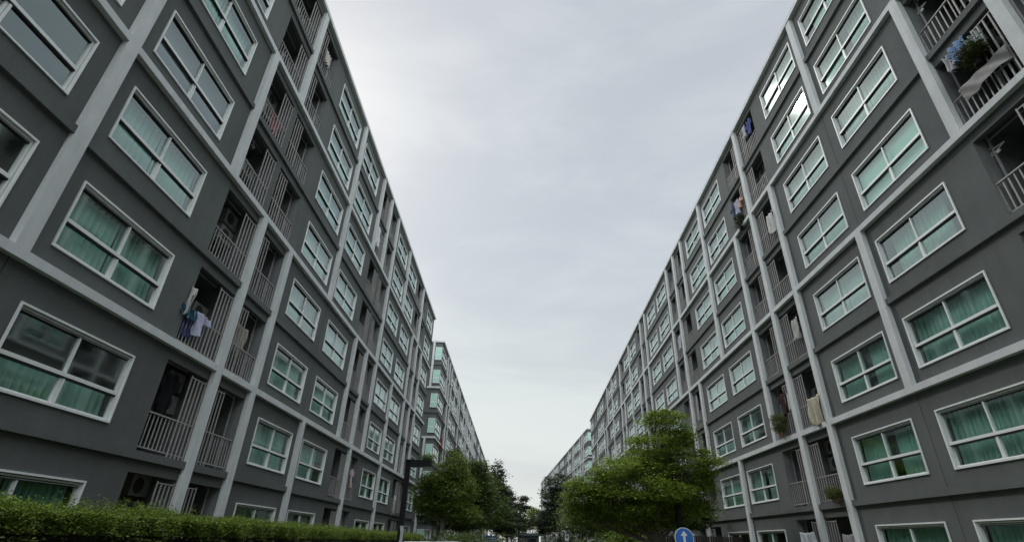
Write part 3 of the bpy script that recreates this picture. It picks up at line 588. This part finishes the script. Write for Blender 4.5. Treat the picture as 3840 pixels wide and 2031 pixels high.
# ------------------------------------------------------------------ laundry and pot plants
def cloth(kind,w_,h_,seed=0,folds=3,sag=.0,res=22):
    """garment outline cut from a grid, folded and given thickness. origin at top centre, hangs down, faces +y"""
    rr=random.Random(seed)
    def inside(u,v):   # u -1..1, v 0 top..1 bottom
        if kind=='shirt': return (abs(u)<.52 and v<1) or (abs(u)<1-.1*v and .04+abs(u)*.12<v<.38+.2*(abs(u)-.5)) and not (abs(u)<.16 and v<.07)
        if kind=='trousers': return v<.22 and abs(u)<.75 or (.10+.05*v<abs(u)<.80)
        if kind=='shorts': return v<.35 and abs(u)<.9 or (.08<abs(u)<.98)
        return True
    vs={}; V=[]; F=[]; ph=rr.random()*6
    def vid(i,j):
        if (i,j) not in vs:
            u=i/res*2-1; v=j/res; a=.03+.05*v; edge=sag*math.sin(v*3+u*2+ph)
            x=u*w_/2*(1-.10*v*rr.uniform(.6,1.2))+edge; y=a*math.sin(u*math.pi*folds+ph+v*1.3)+.02*math.sin(u*9+v*7+ph); z=-v*h_*(1+.06*math.sin(u*4+ph))-.02*math.cos(u*3.1)
            vs[i,j]=len(V); V.append((x,y,z))
        return vs[i,j]
    for j in range(res):
        for i in range(res):
            if inside((i+.5)/res*2-1,(j+.5)/res): F.append((vid(i,j),vid(i+1,j),vid(i+1,j+1),vid(i,j+1)))
    return V,F
def garment(name,label,cat,kind,blockinfo,pxy,w_,h_,color,off=.05,seed=0,folds=3,rz=0,sag=0.,group=None):
    o_,ex,ey,D,yw=blockinfo; # facade plane: point o_, outward ey
    d=f_*1914.85+r_*(pxy[0]-1920)-u_*(pxy[1]-1015.5); O=Vector((0,0,EYE)); pl=Vector((*o_,0))+Vector((*ey,0))*off
    nrm=Vector((*ey,0)); t=(pl-O).dot(nrm)/d.dot(nrm); P=O+d*t
    V,F=cloth(kind,w_,h_,seed,folds,sag); me=bpy.data.meshes.new(name); me.from_pydata(V,[],F); me.materials.append(mat('cloth_'+'_'.join(str(int(c*99)) for c in color),color,.9,noise=(7,.12),trans=.15))
    for p_ in me.polygons: p_.use_smooth=True
    o=link(name,me,None,P); o.rotation_euler=(0,0,yw+rz); md=o.modifiers.new('thickness','SOLIDIFY'); md.thickness=.008
    tag(o,label,cat,group); return P
FL=((-9,0),(0,-1),(1,0),9,-math.pi/2); ll=math.pi/2-yr; FRt=(tuple(11.13*n),(math.sin(yr),math.cos(yr)),(-math.cos(yr),math.sin(yr)),11.13,ll)
FL2=((-8.9,0),(0,-1),(1,0),9,-math.pi/2)
GL='laundry hung on the balconies'
def cc(ox,oy): return lambda x,y:(ox+x/2.003,oy+y/2.003)
C1,C2,C3,C4,C5,C6,C7=[cc(*o) for o in((0,0),(0,680),(0,1351),(1280,1351),(2560,1351),(2560,680),(2560,0))]
gs=[('towel','dark teal towel folded over the rail of a left balcony','towel','towel',FL,C2(1440,950),.75,.30,(.03,.10,.15),-.10,2),
('shirt','pale lilac shirt hanging over the rail of a left balcony','shirt','shirt',FL,C2(1530,1000),.85,.62,(.52,.54,.70),-.08,2),
('shirt','deep blue shirt hanging inside the railing beside the pale lilac one','shirt','towel',FL,C2(1425,1010),.5,.6,(.07,.09,.22),-.25,3),
('cloth','white cloth strip pinned at the edge of the balcony with the lilac shirt','cloth','trousers',FL,C2(1466,800),.26,.85,(.6,.6,.58),-.10,2),
('jacket','black jacket hanging in the lowest full balcony on the left','jacket','shirt',FL,C3(1300,100),1.05,1.15,(.01,.01,.013),-.35,3),
('shirt','pinkish red shirt behind the railing of a left balcony','shirt','shirt',FL,C1(2085,890),.9,.75,(.42,.16,.18),-.30,4),
('towel','beige towel over the rail of a top floor balcony on the left','towel','towel',FL,C1(2470,405),.55,.65,(.55,.52,.48),-.05,3),
('shirt','beige dress hanging behind a railing below the dark band on the left','dress','towel',FL,C2(1825,1090),.75,.95,(.40,.37,.30),-.30,4),
('trousers','cream trousers hanging outside next to the left street lamp','trousers','trousers',FL,(1482,1858),.75,1.25,(.68,.66,.60),.05,2),
('shirt','pink and white shirt above a railing beside a light pillar on the left','shirt','shirt',FL,(1322,1757),.7,.9,(.62,.50,.50),-.10,3),
('sheet','white bed sheet hanging in an upper balcony of the left block','sheet','towel',FL,(1423,850),.95,1.35,(.70,.71,.74),-.08,4),
('shirt','red cloth hanging in a balcony of the second left block','cloth','towel',FL2,(1657,1640),.8,1.25,(.40,.02,.05),.0,3),
('shirt','light blue shirt at the top right balcony next to a dark potted plant','shirt','shirt',FRt,C7(2030,330),.62,.62,(.22,.33,.52),-.10,3),
('cloth','grey white cloth left of the light blue shirt','cloth','towel',FRt,C7(1980,420),.35,.55,(.50,.49,.52),-.12,3),
('sheet','pale grey sheet draped low over the rail of the top right balcony','sheet','towel',FRt,C7(2230,520),1.5,.42,(.36,.35,.34),-.06,1),
('cloth','pale green cloth behind the dark potted plant at the top right','cloth','towel',FRt,C7(2160,260),.55,.45,(.42,.50,.48),-.22,3),
('sheet','white sheet blowing out of an upper balcony on the right','sheet','towel',FRt,C6(648,245),.62,1.05,(.62,.62,.58),.05,2),
('cloth','cream cloth hanging high in the balcony below the white sheet column','cloth','towel',FRt,C6(835,1035),.55,.85,(.56,.54,.50),-.05,3),
('shirt','navy jacket hanging low at the railing of a right balcony','jacket','shirt',FRt,C6(372,185),.62,.85,(.05,.07,.13),.0,2),
('shirt','orange and white shirt near the top of the clothes line on the right','shirt','shirt',FRt,C6(425,130),.5,.55,(.66,.42,.32),-.05,2),
('shirt','pale lilac blouse between the navy jacket and the orange shirt','shirt','towel',FRt,C6(400,150),.5,.85,(.46,.48,.60),-.03,3),
('towel','beige towel over the railing of a low right balcony','towel','towel',FRt,C5(975,275),.95,1.05,(.50,.46,.34),.02,2),
('shirt','dark maroon clothes hanging above the bushy balcony plant','clothes','shirt',FRt,C5(745,245),1.0,.95,(.06,.03,.035),-.15,3),
('towel','thin white towel beside the dark maroon clothes','towel','towel',FRt,C5(790,245),.12,.7,(.6,.6,.6),-.05,1),
('sheet','white sheet over the ground floor balcony rail, lowest right','sheet','towel',FRt,C5(930,1290),1.25,.9,(.62,.63,.65),.0,4),
('shirt','pink and grey clothes at the ground floor balcony right of the white sheet','clothes','towel',FRt,C5(1240,1305),.7,.8,(.42,.38,.40),-.10,4),
('shirt','dark blue shirt hanging in a top floor balcony on the right','shirt','shirt',FRt,C7(485,905),.75,.95,(.10,.12,.28),-.15,3),
('cloth','white cloth left of the dark blue shirt','cloth','towel',FRt,C7(455,950),.28,.75,(.55,.56,.58),-.12,3),
('cloth','white cloth in a balcony in the middle column of the right block','cloth','towel',FRt,(2700,940),.45,.55,(.62,.60,.62),-.2,3),
('cloth','grey sheet high in a middle balcony of the right block','sheet','towel',FRt,(2548,1258),.9,1.0,(.50,.52,.53),-.15,3),
('cloth','pale curtain like cloth hanging in a right balcony above the big tree','cloth','towel',FRt,(2612,1488),.35,1.5,(.55,.54,.56),-.2,3)]
for i,(nm,lab,cat,kind,fb_,pp,w_,h_,colr,off,fo) in enumerate(gs): garment(nm,lab,cat,kind,fb_,pp,w_,h_,colr,off,i,fo,group=GL)
def onfac(fb_,pp,off):
    d=f_*1914.85+r_*(pp[0]-1920)-u_*(pp[1]-1015.5); O=Vector((0,0,EYE)); nrm=Vector((*fb_[2],0)); pl=Vector((*fb_[0],0))+nrm*off; return O+d*((pl-O).dot(nrm)/d.dot(nrm))
def hanger(label,fb_,pp,off,sc=1.):
    P=onfac(fb_,pp,off); b=MB(); m=mat('white_plastic',(.85,.85,.84),.4)
    b.tube([(-.22*sc,0,-.08),(0,0,.02),(.22*sc,0,-.08),(-.22*sc,0,-.08)],.014,m,6).tube([(0,0,.02),(0,0,.09),(.03,0,.12),(.06,0,.09)],.011,m,6).box(-.05,.05,-.01,.01,-.16,-.07,m)
    o=b.build('clothes_hanger',None,P); o.rotation_euler=(0,.5,fb_[4]+.3); tag(o,label,'hanger','white clothes hangers')
hanger('white hanger in the dark balcony right of the wide light pillar on the left',FL,C1(1905,1085),-.6,1.1)
hanger('white hanger in the dark balcony at the top right',FRt,C7(1775,72),-.5)
hanger('white hanger in the black balcony at the right edge',FRt,C7(2340,1120),-.5,1.1)
POT=mat('clay_pot',(.22,.11,.07),.8,noise=(6,.2)); PL_=leafm('pot_plant_leaves',(.10,.13,.035)); PLD=leafm('dark_pot_plant_leaves',(.035,.045,.012))
def plant(label,fb_,pp,off,w_,h_,m,seed,pot=POT,n=1500):
    P=onfac(fb_,pp,off); root=empty('potted_plant',P); tag(root,label,'potted plant','plants on the balconies'); rng=np.random.default_rng(seed)
    b=MB(); b.tube([(0,0,-h_/2-.10),(0,0,-h_/2+.08)],[.08,.11],pot,12); b.build('pot',root)
    leaves('leaves',blob([(0,0,0,w_/2,w_/2,h_/2)],n,rng,.12,20,.3,.8),.07,m,root,seed=seed,flat=.9,asp=.4)
plant('dark bushy potted plant hanging beside the light blue shirt at the top right',FRt,C7(2180,400),-.02,.62,.62,PLD,1,pot=BLACK,n=2600)
plant('tall bushy potted plant leaning out of a low right balcony below the maroon clothes',FRt,C5(728,470),.05,.75,1.0,PL_,2,n=2600)
plant('small fern in a pot on the railing foot of a low right balcony',FRt,C5(1140,1000),.05,.6,.42,PL_,3)
plant('trailing green plant below the navy jacket on the right',FRt,C6(432,300),.05,.55,.9,PLD,4,pot=BLACK)
